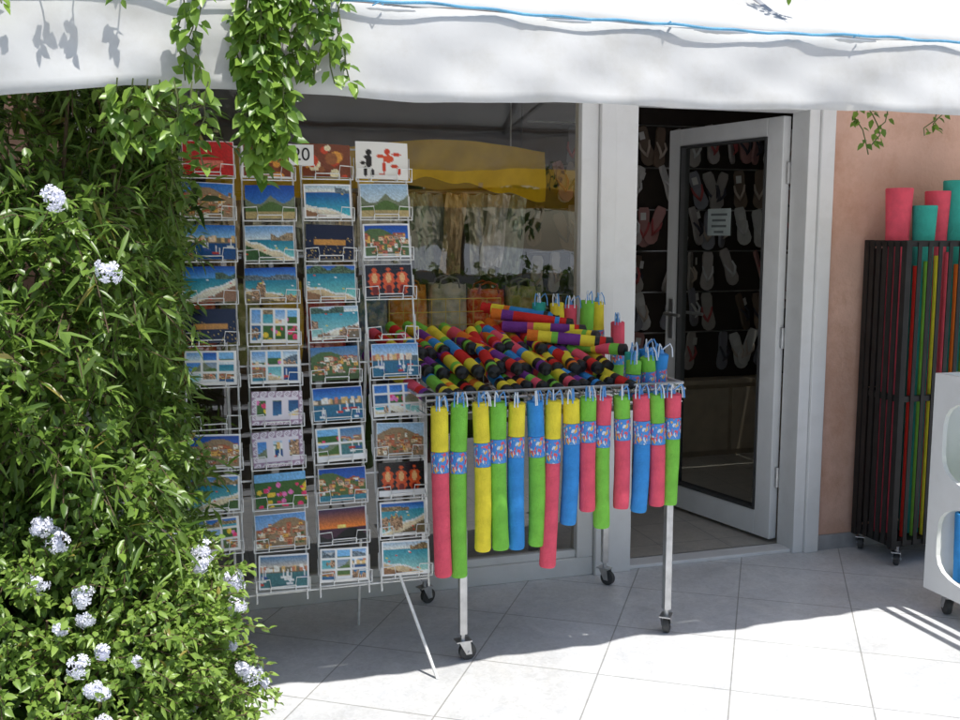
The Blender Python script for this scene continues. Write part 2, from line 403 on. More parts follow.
for x in (-3,-.6,1.85,4.3,6.8):
    mb.tube([(x,-1.40,2.15),(x,0,3.03)],.014,8); mb.tube([(x,-1.40,2.13),(x,0,2.35)],.012,8)
fin(mb,'support_bar',M('awning_bar',(.5,.5,.5),.4,.5),A,smooth=True)

# ---------------------------------------------------------------- caster helper
def caster(mbf,mbw,x,y,r=.032,ang=.4):
    c,s=math.cos(ang),math.sin(ang)
    xf=Matrix(((c,-s,0,x),(s,c,0,y),(0,0,1,0),(0,0,0,1)))
    mbf.xf=xf; mbf.box(-.03,.03,-.022,.022,2*r+.008,2*r+.013)
    for q in (-.019,.019): mbf.add([(-.018,q,2*r+.008),(.024,q,2*r+.008),(.03,q,r-.008),(.008,q,r-.008)],[(0,1,2,3)]); 
    mbf.tube([(.018,-.022,r),(.018,.022,r)],.005,6); mbf.tube([(0,0,2*r+.01),(0,0,2*r+.05)],.009,8); mbf.xf=None
    mbw.xf=xf; mbw.tube([(.018,-.013,r),(.018,-.010,r),(.018,.010,r),(.018,.013,r)],[r*.8,r,r,r*.8],20); mbw.xf=None

# ---------------------------------------------------------------- tube cart
cart=T('display_cart',(1.385,-.43,0),'metal display cart on casters with wire basket of foam tubes','cart')
lx=(.97,1.80); ly=(-.73,-.14)
for x in lx:
    for y in ly:
        mb=MB(); mb.box(x-.014,x+.014,y-.014,y+.014,.1,1.0); fin(mb,'leg',steel,cart,bevel=.002)
        a=MB(); b=MB(); caster(a,b,x,y,ang=random.uniform(-1,1)); 
        cg=group_empty('caster',cart,(x,y,0)); fin(a,'bracket',steel,cg); fin(b,'wheel',rubber,cg,smooth=True)
mb=MB()
mb.tube([(.80,-.76,1.0),(1.83,-.76,1.0)],.006,8); mb.tube([(.80,-.12,1.0),(1.83,-.12,1.0)],.006,8)
for x in (.80,1.83): mb.tube([(x,-.76,1.0),(x,-.12,1.0)],.006,8)
mb.tube([(.82,-.80,.985),(1.82,-.80,.985)],.005,8)
for i in range(30): 
    x=.83+i*.034; mb.tube([(x,-.76,1.0),(x,-.76,.93),(x,-.12,.93),(x,-.12,1.10)],.0022,5)
for y in (-.76,-.6,-.44,-.28,-.12): mb.tube([(.80,y,.93),(1.83,y,.93)],.003,5)
mb.tube([(.80,-.12,1.1),(1.83,-.12,1.1)],.004,6)
for i in range(15): x=.86+i*.0665; mb.tube([(x,-.76,1.0),(x,-.80,.99),(x,-.83,.985),(x,-.835,1.0)],.0025,5)
fin(mb,'wire_basket',M('chrome_wire',(.45,.45,.45),.3,.8),cart,smooth=True)
mb=MB()
for i in range(9): mb.tube([(.84+i*.06,-.10,1.0),(.84+i*.06,-.10,1.29)],.0018,5)
for i in range(6): mb.tube([(.84,-.10,1.02+i*.054),(1.32,-.10,1.02+i*.054)],.0018,5)
fin(mb,'wire_grid',M('yellow_wire',S(185,160,70),.5),cart)
mb=MB()
for y in ly: mb.box(lx[0]+.014,lx[1]-.014,y-.009,y+.009,.90,.925)
for x in lx: mb.box(x-.009,x+.009,ly[0]+.014,ly[1]-.014,.90,.925)
fin(mb,'rail',steel,cart,bevel=.002)

spec=[('yellow','pink',.60,.0),('green','green',.62,.01),('yellow','yellow',.53,0),('green','green',.53,.0),('yellow','blue',.53,0),
('blue','green',.53,.01),('yellow','pink',.61,-.035),('yellow','blue',.46,0),('green','pink',.42,.0),('pink','green',.49,.01),
('green','pink',.42,0),('pink','blue',.44,0),('green','pink',.42,.02),('pink','green',.42,.0)]
def foamtube(name,pos,dirv,L,r,top,bot,label,group,split=.27,ribbon=True):
    t=T(name,pos,label,'foam tube',group)
    p=Vector(pos); d=Vector(dirv).normalized(); bx,by=random.uniform(-.006,.006),random.uniform(-.006,.006)
    P=lambda s:p+d*s+Vector((bx,by,0))*math.sin(min(1,max(0,s/L))*math.pi)
    a=L*split; b=a+random.uniform(.07,.09)
    mb=MB(); mb.tube([P(0),P(.004),P(a)],[r*.85,r,r],20); fin(mb,'upper_foam',foam[top],t,smooth=True)
    mb=MB(); mb.tube([P(a+.001),P(b-.001)],r*1.03,20); fin(mb,'printed_band',conf,t,smooth=True)
    mid=[P(b+(L-.008-b)*q/5) for q in range(6)]
    mb=MB(); mb.tube(mid+[P(L),P(L),P(L-.04)],[r*random.uniform(.97,1.02) for _ in mid]+[r*.9,r*.42,r*.36],20,mis=[0]*7+[1]); fin(mb,'lower_foam',[foam[bot],black],t,smooth=True)
    if ribbon:
        mb=MB(); mb.tube([P(-.018),P(.001)],[.006,.012],8,0)
        for q in range(4):
            ax=random.uniform(-.025,.025); ay=random.uniform(-.02,.0)
            mb.tube([P(-.01),P(-.025)+Vector((ax*.4,ay,0)),P(-.038)+Vector((ax,ay-.008,0)),P(-.02)+Vector((ax*1.3,ay-.014,0)),P(.012)+Vector((ax*1.4,ay-.018,0))],.0026,5,(q+1)%2)
        fin(mb,'ribbon',[ribbonb,ribbonw],t,smooth=True)
    return t
for i,(tp,bt,L,ln) in enumerate(spec):
    x=.862+.0685*i+random.uniform(-.006,.006)
    lab=('%s and %s foam water tube hanging from the cart rail'%(tp,bt)) if tp!=bt else '%s foam water tube hanging from the cart rail'%tp
    foamtube('foam_tube',(x,-.835+random.uniform(-.010,.008),.975+random.uniform(-.006,.006)),(ln+random.uniform(-.02,.02),random.uniform(-.03,.02),-1),L,.030*random.uniform(.96,1.04),tp,bt,lab,'foam tubes hanging from the cart',split=random.uniform(.18,.28))

cl=['yellow','red','green','blue','purple','orange','red','yellow','purple','pink','green','red','yellow']
def lying(x,y,z,yaw,pit,L,k):
    t=T('striped_foam_tube',(x,y,z),'multicoloured striped foam tube with black cap lying in the wire basket','foam tube','striped foam tubes in the basket')
    d=Vector((math.sin(yaw)*math.cos(pit),math.cos(yaw)*math.cos(pit),math.sin(pit))); p=Vector((x,y,z)); r=.023
    mb=MB(); j0=random.uniform(-.03,.03); seg=[.0,.08+j0,.14+j0,.32+j0,.38,.60+j0,.68+j0,.86,1.0]; ns=8
    mats=[foam[random.choice(cl)] for j in range(ns)]; mats[1]=black if random.random()<.5 else mats[1]
    pts=[];mis=[]
    for j in range(ns):
        pts+= [p+d*(.022+(L-.022)*seg[j]),p+d*(.022+(L-.022)*seg[j+1]-.0008)]; mis+=[j,j]
    mb.tube(pts,r,18,mis=mis[:-1]); fin(mb,'foam_body',mats,t,smooth=True)
    mb=MB(); mb.tube([p,p,p+d*.004,p+d*.028],[r*.25,r*.8,r*1.04,r*1.04],18); fin(mb,'end_cap',black,t,smooth=True)
k=0
for lay,(nn,yy,zz,xs,LL,pit) in enumerate([(15,-.735,.985,.855,.56,.20),(14,-.63,1.045,.89,.46,.22),(13,-.46,1.10,.88,.34,.19)]):
    for i in range(nn):
        x=xs+i*.055+random.uniform(-.010,.010)
        lying(x,yy+random.uniform(-.03,.06),zz+random.uniform(-.004,.014),random.uniform(-.28,.18)-.12*(1-lay*.3),pit+random.uniform(-.04,.05),LL,k); k+=1
for i in range(6):
    lying(1.68-.03*i,-.58+.065*i,1.11+.020*i,-1.0+random.uniform(-.4,.3),.05+random.uniform(-.04,.08),.34,k+i)
ups=[('green','green',1.655,-.70,.15),('green','teal',1.715,-.69,.16),('blue','blue',1.78,-.68,.17),('teal','green',1.69,-.61,.17),('blue','teal',1.755,-.60,.18),
     ('yellow','green',1.52,-.24,.34),('pink','yellow',1.585,-.23,.33),('green','teal',1.65,-.26,.35),('yellow','pink',1.71,-.22,.34),('teal','green',1.46,-.19,.34),('pink','green',1.77,-.30,.26)]
for tp,bt,x,y,hh in ups:
    foamtube('foam_tube',(x,y,.935+hh),(random.uniform(-.08,.08),0,-1),hh,.029,tp,bt,'%s foam water tube standing upright in the wire basket'%tp,'foam tubes standing in the basket',split=.35)

# ---------------------------------------------------------------- postcards
Wc,Hc=46,32
def mk(kind,r):
    a=np.zeros((Hc,Wc,3)); yy,xx=np.mgrid[0:Hc,0:Wc]; ty=yy/(Hc-1); tx=xx/(Wc-1)
    c=lambda *v:np.array(v)/255.
    noise=r.random((Hc,Wc,1))
    skies=[((40,105,190),(160,205,235)),((95,150,210),(215,228,235)),((20,70,160),(90,160,220)),((150,185,215),(235,235,225)),((70,120,170),(230,205,180))]
    def sky(h,q=None):
        t0,b0=skies[r.integers(0,len(skies))] if q is None else skies[q]
        a[:h]=c(*t0)+(c(*b0)-c(*t0))*(np.arange(h)/max(1,h-1))[:,None,None]
    if kind in('beach','cove'):
        h=int(Hc*r.uniform(.18,.45)); sky(h)
        d_,s_=[((20,90,160),(90,205,205)),((25,120,150),(150,220,205)),((30,70,120),(60,140,180)),((60,150,170),(190,225,210))][r.integers(0,4)]
        a[h:]=c(*d_)+(c(*s_)-c(*d_))*((ty[h:]-ty[h])/(1-ty[h]))[...,None]
        hl=h-(2+5*np.abs(np.sin(tx[0]*r.uniform(3,8)+r.uniform(0,6)))*r.uniform(.3,1)).astype(int)
        lim=r.uniform(.4,1); fl=r.random()<.5; hc=[(70,95,75),(140,120,90),(95,110,120)][r.integers(0,3)]
        for x in range(Wc):
            if (tx[0,x]<lim)!=fl or lim>.8: a[max(0,hl[x]):h+1,x]=c(*hc)*(.75+.5*noise[max(0,hl[x]):h+1,x])
        k=r.uniform(.4,.8); s=tx if r.random()<.5 else 1-tx; w_=.03*np.sin(tx*r.uniform(8,16))
        m=(ty>k-.05+(1-k)*s*.9+w_); a[m]=c(235,240,235)
        m=(ty>k+(1-k)*s*.9+w_); a[m]=c(*[(232,214,178),(215,190,150),(240,228,205)][r.integers(0,3)])
        m=(ty>k+.12+(1-k)*s*1.1); a[m]=c(*[(120,105,80),(60,95,50),(150,110,80)][r.integers(0,3)])
        if kind=='cove':
            for _ in range(4):
                cx,cy,rx,ry=r.uniform(0,Wc),r.uniform(Hc*.4,Hc),r.uniform(3,9),r.uniform(2,7)
                m=((xx-cx)/rx)**2+((yy-cy)/ry)**2<1+.4*np.sin(xx*1.3); a[m]=(c(175,140,110)*(.6+.6*noise))[m]
        for _ in range(r.integers(0,9)):
            x=r.integers(1,Wc-3); y=r.integers(h+1,Hc-2); a[y,x:x+2]=c(*[(250,250,250),(230,70,50),(250,210,60)][r.integers(0,3)])
    elif kind=='village':
        sky(Hc); m=ty>.28+.15*np.sin(tx*5+r.uniform(0,6)); a[m]=c(*[(85,110,65),(150,125,95)][r.integers(0,2)])
        for _ in range(60):
            x=r.integers(0,Wc-4); y=r.integers(int(Hc*.3),int(Hc*.85)); w=r.integers(2,6); hh=r.integers(2,6)
            cc=c(*[(238,205,165),(215,160,120),(245,238,220),(195,110,80),(90,110,70),(170,150,135),(235,180,90)][r.integers(0,7)])
            a[y:y+hh,x:x+w]=cc; a[y:y+1,x:x+w]=c(170,90,60); a[y+2:y+3,x+1:x+2]=cc*.4
        if r.random()<.6: a[int(Hc*.82):]=c(*[(40,95,140),(60,130,150),(70,90,55)][r.integers(0,3)])
    elif kind=='harbour':
        sky(int(Hc*.45)); a[int(Hc*.4):int(Hc*.55)]=c(*[(120,110,90),(90,105,110),(80,110,70)][r.integers(0,3)]); a[int(Hc*.55):]=c(*[(25,75,130),(50,110,140),(70,120,125)][r.integers(0,3)])
        for _ in range(20):
            x=r.integers(0,Wc-3); y=int(Hc*.32)+r.integers(0,4); a[y:int(Hc*.52),x:x+3]=c(*[(240,210,180),(205,130,100),(245,238,225),(225,185,120)][r.integers(0,4)])
        for _ in range(r.integers(5,13)):
            x=r.integers(1,Wc-6); y=r.integers(int(Hc*.55),Hc-3); w=r.integers(3,7); a[y:y+2,x:x+w]=c(*[(245,245,245),(235,235,230),(60,90,160),(200,60,50)][r.integers(0,4)]); a[max(0,y-6):y,x+w//2]=c(235,235,235)
    elif kind=='sunset':
        t0,b0=c(50,35,80),c(240,130,50); a[:]=t0+(b0-t0)*np.clip(ty*1.8,0,1)[...,None]; a[int(Hc*.6):]=c(70,40,60); a[int(Hc*.5):int(Hc*.62),18:26]=c(255,220,120)
        m=ty>.75+.15*np.sin(tx*7); a[m]=c(20,20,25)
    elif kind=='night':
        a[:]=c(15,20,50)
        for _ in range(60): x=r.integers(0,Wc-1);y=r.integers(int(Hc*.35),Hc); a[y,x]=c(255,210,120)*r.uniform(.5,1)
        a[int(Hc*.45):int(Hc*.6),8:38]=c(200,140,60)
    elif kind=='mountain':
        sky(Hc)
        m=ty>.35+.25*np.abs(np.sin(tx*6+r.uniform(0,5)))-.1*tx; a[m]=c(120,130,105); m=ty>.6+.1*np.sin(tx*9); a[m]=c(80,110,55)
        m=ty>.8; a[m]=c(185,165,115)
    elif kind=='flowers':
        a[:]=c(60,100,45)
        for _ in range(30):
            cx,cy=r.uniform(0,Wc),r.uniform(Hc*.3,Hc); a[(xx-cx)**2+(yy-cy)**2<r.uniform(1,7)]=c(*[(230,60,110),(250,200,60),(235,120,180)][r.integers(0,3)])
        a[:8]=c(120,180,225)
    elif kind in('collage','deco'):
        a[:]=c(242,240,236) if kind=='collage' else c(232,224,232)
        nx,ny=([(3,2),(2,2),(3,3),(4,2)][r.integers(0,4)] if kind=='collage' else (3,1))
        for i in range(nx):
            for j in range(ny):
                q=mk(['beach','village','harbour','mountain','cove','flowers'][r.integers(0,6)],r)
                xa=2+int(i*(Wc-3)/nx); xb=int((i+1)*(Wc-3)/nx); ya=(2+int(j*(Hc-3)/ny)) ; yb=int((j+1)*(Hc-3)/ny)
                if kind=='deco': xa+=3;xb-=1;ya=9;yb=23
                a[ya:yb,xa:xb]=q[ya:yb,xa:xb]
        if kind=='deco':
            m=((xx*yy+xx)%7<3)&((yy<6)|(yy>26)|(xx<4)|(xx>41)); a[m]=c(165,135,160)
    elif kind=='food':
        a[:]=c(120,60,35)
        for _ in range(18):
            cx,cy,rr=r.uniform(0,Wc),r.uniform(0,Hc),r.uniform(2,6)
            a[(xx-cx)**2+(yy-cy)**2<rr*rr]=c(*[(220,150,60),(200,70,40),(235,220,180),(80,100,50),(150,90,50)][r.integers(0,5)])
    elif kind=='masks':
        a[:]=c(35,30,35)
        for cx in (9,22,35):
            a[((xx-cx)/5.5)**2+((yy-17)/12)**2<1+.3*np.sin(yy*1.1+cx)]=c(215,85,40); a[((xx-cx)/2.5)**2+((yy-13)/5)**2<1]=c(240,180,120)
            a[((xx-cx)/3)**2+((yy-24)/5)**2<1]=c(120,35,30)
    elif kind=='red':
        a[:]=c(190,30,30); a[18:24,8:36]=c(215,120,100)
    elif kind=='figures':
        a[:]=c(240,238,232)
        for cx,cy,rx,ry,co in [(11,9,2.2,2.6,(30,25,25)),(10,13,4,1.3,(30,25,25)),(11,17,2.6,6,(30,25,25)),(8,25,1.5,5,(30,25,25)),(14,26,1.5,4,(30,25,25)),(6,18,3,1.2,(30,25,25)),
            (27,8,2.2,2.6,(205,60,30)),(28,14,4.4,3.2,(215,80,40)),(21,12,4,1.2,(215,80,40)),(35,10,4.5,1.2,(205,60,30)),(24,21,1.4,5.5,(205,60,30)),(33,20,4,1.4,(205,60,30)),(37,24,1.3,4,(205,60,30)),(22,27,3,1,(205,60,30))]:
            a[((xx-cx)/rx)**2+((yy-cy)/ry)**2<1]=c(*co)
    if kind not in('figures','deco','collage'):
        a*=(.90+.2*noise); 
        if r.random()<.5:
            wd=1 if r.random()<.6 else 2
            a[:wd]=a[-wd:]=.96; a[:,:wd]=a[:,-wd:]=.96
        elif r.random()<.25:
            a[-6:]=.95; 
    return np.clip(a*1.04,0,1)
def card(pos,w,h,tiltx,roll,img,label,th=.008):
    me=bpy.data.meshes.new('postcard'); vs=[];fs=[];cols=[]
    lin=np.where(img<=.04045,img/12.92,((img+.055)/1.055)**2.4)*.92
    for j in range(Hc):
        for i in range(Wc):
            bow=.005*math.sin(math.pi*i/(Wc-1))
            vs.append((w*(i/(Wc-1)-.5),-th/2-bow,h*(.5-j/(Hc-1)))); cols+=list(lin[j,i])+[1]
    for j in range(Hc-1):
        for i in range(Wc-1): a=j*Wc+i; fs.append((a,a+Wc,a+Wc+1,a+1))
    nf=len(fs); o=len(vs)
    k=.985
    vs+=[(sx*w/2*k,y,sz*h/2*k) for y in(-th/2+.0015,th/2) for sx,sz in((-1,-1),(1,-1),(1,1),(-1,1))]; cols+=[.8,.79,.76,1]*8
    fs+=[tuple(o+q for q in f) for f in((0,1,2,3),(4,7,6,5),(0,4,5,1),(1,5,6,2),(2,6,7,3),(3,7,4,0))]
    me.from_pydata(vs,[],fs); me.materials.append(cardmat); me.materials.append(paper)
    me.polygons.foreach_set('material_index',[0]*nf+[1]*6)
    at=me.color_attributes.new('Col','FLOAT_COLOR','POINT'); at.data.foreach_set('color',cols)
    ob=bpy.data.objects.new('postcard',me); ob.location=pos; ob.rotation_euler=(tiltx,roll,0); link(ob)
    meta(ob,label,'postcard','postcards on the wire rack'); return ob
labs=dict(beach='beach view postcard in the wire rack',cove='rocky cove postcard in the wire rack',village='hillside village postcard in the wire rack',
 harbour='harbour with boats postcard in the wire rack',sunset='orange sunset postcard in the wire rack',mountain='green mountain postcard in the wire rack',
 collage='white bordered collage postcard in the wire rack',deco='ornate bordered triple view postcard in the rack',food='brown food picture postcard atop the rack',
 masks='dark postcard with orange figures in the rack',red='red card at the top of the rack',figures='large white card with red and black figures',
 night='night town view postcard in the wire rack',flowers='colourful flower postcard in the wire rack')
grid=[
 ['red','village','harbour','beach','night','collage',None,'village','beach','collage'],
 ['food','mountain','beach','cove','collage','collage','deco','deco','flowers','village','harbour'],
 ['food','beach','night','beach','cove','village','harbour','collage','village','sunset','collage'],
 ['figures','mountain','village','masks',None,'harbour','collage','village','masks','cove','beach']]
rackT=T('postcard_rack',(.44,-.55,0),'white wire postcard rack with four columns standing on splayed legs','postcard rack')
rails=MB()
def plane(z): return -.50-(1.9-z)*.115
def colx(c,z):
    t=(1.9-z)/1.6
    return (.125+.203*c)*(1-t)+(.105+.222*c)*t
for c in range(4):
    for s in(-.088,.088):
        rails.tube([(colx(c,z)+s,plane(z)+.022,z) for z in (1.87,1.1,.27)],.0036,6)
for z in (1.86,1.5,1.1,.7,.30):
    rails.tube([(colx(0,z)-.09,plane(z)+.026,z),(colx(3,z)+.09,plane(z)+.026,z)],.0036,6)
fin(rails,'frame',wirewhite,rackT,smooth=True)
for pts in ([(colx(0,1.0)-.09,plane(1)+.03,1.0),(colx(0,.4)-.09,plane(.4)+.02,.4),(.045,-.83,.0)],
            [(colx(3,.9)+.02,plane(.9)+.03,.9),(colx(3,.4)-.05,plane(.4)+.02,.42),(.84,-.86,.0)],
            [(colx(0,1.2)+.05,plane(1.2)+.03,1.2),(.19,-.24,.0)],[(colx(3,1.2)-.09,plane(1.2)+.03,1.2),(.66,-.29,.0)],
            [(colx(0,.42)-.06,plane(.42)+.03,.42),(.12,-.86,.0)]):
    mb=MB(); mb.tube(pts,.006,8); fin(mb,'leg',wirewhite,rackT,smooth=True)
rr=np.random.default_rng(33)
for c in range(4):
    for r_,k in enumerate(grid[c]):
        z=1.815-.1425*r_+(.0,-.004,.0,.004)[c]; x=colx(c,z); y=plane(z)
        w,hh=.172*rr.uniform(.97,1.03),.121*rr.uniform(.96,1.03)
        if k=='figures': w,hh=.19,.135
        mb=MB(); w2=w/2+.006; zb=z-hh/2-.006
        mb.tube([(x-w2,y+.02,zb+.085),(x-w2,y+.012,zb+.02),(x-w2,y-.03,zb),(x-w2,y-.032,zb+.045),(x-w2*.5,y-.034,zb+.048),(x-w2*.45,y-.034,zb+.020),(x+w2*.45,y-.034,zb+.020),(x+w2*.5,y-.034,zb+.048),(x+w2,y-.032,zb+.045),(x+w2,y-.03,zb),(x+w2,y+.012,zb+.02),(x+w2,y+.02,zb+.085)],.0022,5)
        mb.tube([(x-w2,y-.03,zb),(x+w2,y-.03,zb)],.0022,5)
        for q in(-.25,.25): mb.tube([(x+q*w,y-.034,zb+.02),(x+q*w,y-.03,zb),(x+q*w,y+.02,zb+.01)],.0021,5)
        fin(mb,'pocket',wirewhite,rackT)
        if k is None: continue
        card((x+rr.uniform(-.005,.005),y-.008,z),w,hh,-.16+rr.uniform(-.08,.06),rr.uniform(-.04,.04),mk(k,rr),labs[k],th=rr.uniform(.004,.014))
s=T('price_sign',(.437,-.56,1.80),'small white price card clipped to the postcard rack','sign')
mb=MB(); mb.box(.395,.480,-.578,-.575,1.795,1.865); fin(mb,'card',paper,s)
text('20',.062,black,s,(.437,-.5795,1.830))

# ---------------------------------------------------------------- black bin
BX=(3.19,4.05); BY=(-.32,-.06)
bin_=T('display_bin',(3.6,-.2,0),'tall black slatted bin on casters filled with foam noodles','bin')
mb=MB()
for x in BX:
    for y in BY: mb.box(x-.016,x+.016,y-.016,y+.016,.085,1.53)
for z in (.11,.80,1.515):
    for y in BY: mb.box(BX[0]+.017,BX[1]-.017,y-.012,y+.012,z-.014,z+.014)
    for x in BX: mb.box(x-.012,x+.012,BY[0]+.017,BY[1]-.017,z-.014,z+.014)
mb.box(BX[0]+.012,BX[1]-.012,BY[0]+.012,BY[1]-.012,.115,.125)
mb.box(BX[0]+.018,BX[1]-.018,BY[1]-.004,BY[1]+.004,.14,.78); mb.box(BX[0]+.018,BX[1]-.018,BY[1]-.004,BY[1]+.004,.82,1.49)
fin(mb,'frame',blackmetal,bin_,bevel=.002)
mb=MB(); n=15
for i in range(1,n):
    x=BX[0]+(BX[1]-BX[0])*i/n; mb.box(x-.010,x+.010,BY[0]-.018,BY[0]-.012,.1,1.52)
for i in range(1,6):
    y=BY[0]+(BY[1]-BY[0])*i/6; mb.box(BX[0]-.018,BX[0]-.012,y-.014,y+.014,.1,1.52)
fin(mb,'slats',blackmetal,bin_)
for x in (BX[0]+.03,BX[1]-.03):
    for y in BY:
        a=MB(); b=MB(); caster(a,b,x,y,.03,.8); cg=group_empty('caster',bin_,(x,y,0)); fin(a,'bracket',steel,cg); fin(b,'wheel',rubber,cg,smooth=True)
def hollow(x,y,z0,z1,r,col,name,label,group,lean=0):
    mb=MB(); mb.tube([(x,y,z0),(x+lean*.5,y,(z0+z1)/2),(x+lean,y,z1-.2),(x+lean,y,z1-.005),(x+lean,y,z1),(x+lean,y,z1),(x+lean,y,z1-.12)],[r*.8,r*.85,r*.85,r*1.0,r*.96,r*.6,r*.5],24)
    fin(mb,name,foam[col],None,smooth=True,label=label,category='foam noodle',group=group)
big=[('pink',3.250,-.17,.062,1.77),('teal',3.365,-.22,.055,1.69),('pink',3.470,-.16,.058,1.76),('teal',3.585,-.18,.062,1.81),('pink',3.71,-.17,.055,1.72),('green',3.83,-.18,.055,1.76),('yellow',3.95,-.17,.05,1.7)]
for c,x,y,r,z in big: hollow(x,y,.13,z,r,c,'foam_noodle','thick %s foam noodle standing out of the black bin'%c,'foam noodles in the black bin',random.uniform(-.012,.02))
thin=['yellow','red','green','yellow','pink','orange','green','yellow','red','blue','pink','yellow','green','red']
for i,c in enumerate(thin):
    hollow(3.218+i*.0573,-.288,.13,1.47+random.uniform(-.06,.02),.017,c,'foam_noodle','thin %s foam noodle behind the bin slats'%c,'foam noodles in the black bin')

# ---------------------------------------------------------------- white cart (cutout side faces -X)
wc=T('display_cart',(3.2,-1.2,0),'white display cart with rounded cutouts holding foam noodles','cart')
X0,X1,YF,YB=2.94,3.45,-1.62,-.82
def cell(mb,u0,u1,z0,z1,hu0,hu1,hz0,hz1,xp,th):
    n=64; cu,cz=(hu0+hu1)/2,(hz0+hz1)/2
    inner=[];outer=[]; hw,hh=(hu1-hu0)/2,(hz1-hz0)/2
    angs=sorted([2*math.pi*i/n+.001 for i in range(n)]+[math.atan2(z-cz,x-cu)%(2*math.pi) for x in(u0,u1) for z in(z0,z1)])
    for a in angs:
        c,s_=math.cos(a),math.sin(a); p=4.0; q=(abs(c/hw)**p+abs(s_/hh)**p)**(-1/p)
        inner.append((cu+c*q,cz+s_*q))
        t=min((u1-cu)/c if c>1e-9 else 9e9,(u0-cu)/c if c<-1e-9 else 9e9,(z1-cz)/s_ if s_>1e-9 else 9e9,(z0-cz)/s_ if s_<-1e-9 else 9e9)
        outer.append((cu+c*t,cz+s_*t))
    n=len(angs)
    vs=[(xp,u,z) for u,z in outer]+[(xp,u,z) for u,z in inner]+[(xp+th,u,z) for u,z in inner]+[(xp+th,u,z) for u,z in outer]
    fs=[]
    for i in range(n):
        j=(i+1)%n; fs+=[(i,n+i,n+j,j),(n+i,2*n+i,2*n+j,n+j),(2*n+i,3*n+i,3*n+j,2*n+j),(3*n+i,i,j,3*n+j)]
    mb.add(vs,fs)
mb=MB(); cell(mb,YF,YB,.52,1.0,YF+.06,YB-.06,.56,.91,X0,.02); cell(mb,YF,YB,.10,.52,YF+.06,YB-.06,.16,.48,X0,.02)
fin(mb,'side_panel',white,wc)
mb=MB(); mb.box(X0+.021,X1,YF,YF+.018,.10,1.0); mb.box(X0+.021,X1,YB-.018,YB,.1,1.0); mb.box(X1-.018,X1,YF+.019,YB-.019,.1,1.0); mb.box(X0+.022,X1-.019,YF+.02,YB-.02,.12,.135)
fin(mb,'box_panel',white,wc,bevel=.002)
for x in (X0+.06,X1-.06):
    for y in (YF+.08,YB-.08):
        a=MB(); b=MB(); caster(a,b,x,y,.035,1.2); cg=group_empty('caster',wc,(x,y,0)); fin(a,'bracket',steel,cg); fin(b,'wheel',rubber,cg,smooth=True)
wl=['blue','green','yellow','green','blue','yellow','pink','green']
for i,c in enumerate(wl):
    hollow(X0+.12+.07*(i%2),YB-.07-i*.088,.137,(.40,.85)[i%2]+random.uniform(-.05,.05),.034,c,'foam_noodle','%s foam noodle inside the white cart'%c,'foam noodles in the white cart')

# ---------------------------------------------------------------- foliage
def leafmesh(name,P,D,Nn,L,W,cols,parent=None,fold=.18,droop=.2,mat=None,**kw):
    n=len(P); D=D/np.linalg.norm(D,axis=1,keepdims=True)
    Sx=np.cross(D,Nn); Sx/=np.maximum(1e-6,np.linalg.norm(Sx,axis=1,keepdims=True)); Nn=np.cross(Sx,D)
    L=L[:,None];W=W[:,None]; G=np.array([[0,0,-1.]])
    def pt(t,s,f): return P+D*L*t+Sx*W*s+Nn*W*f+G*L*droop*t*t
    V=np.stack([pt(0,0,0),pt(.33,-.5,fold),pt(.33,0,0),pt(.33,.5,fold),pt(.68,-.38,fold),pt(.68,0,0),pt(.68,.38,fold),pt(1,0,0)],1).reshape(-1,3)
    base=np.array([0,1,2,0,2,3,1,4,5,2,2,5,6,3,4,7,5,5,7,6]); lens=[3,3,4,4,3,3]
    idx=(np.arange(n)[:,None]*8+base[None]).ravel()
    me=bpy.data.meshes.new(name)
    org=V.mean(0) if parent is not None else np.array([V[:,0].mean(),V[:,1].mean(),0])
    me.vertices.add(n*8); me.vertices.foreach_set('co',(V-org).ravel())
    me.loops.add(len(idx)); me.loops.foreach_set('vertex_index',idx.astype(np.int32))
    tot=np.tile(lens,n); st=np.concatenate([[0],np.cumsum(tot)[:-1]])
    me.polygons.add(len(tot)); me.polygons.foreach_set('loop_start',st.astype(np.int32))
    try: me.polygons.foreach_set('loop_total',tot.astype(np.int32))
    except Exception: pass
    me.update(calc_edges=True); me.validate()
    at=me.color_attributes.new('Col','FLOAT_COLOR','POINT')
    cc=np.repeat(np.concatenate([cols,np.ones((n,1))],1),8,0); at.data.foreach_set('color',cc.ravel())
    me.materials.append(mat or leafm)
    o=bpy.data.objects.new(name,me); link(o,parent)
    pl=WLOC[parent] if parent is not None else Vector((0,0,0)); o.location=Vector(org)-pl; WLOC[o]=Vector(org)
    meta(o,**kw); return o
def unit(v): return v/np.maximum(1e-9,np.linalg.norm(v,axis=-1,keepdims=True))
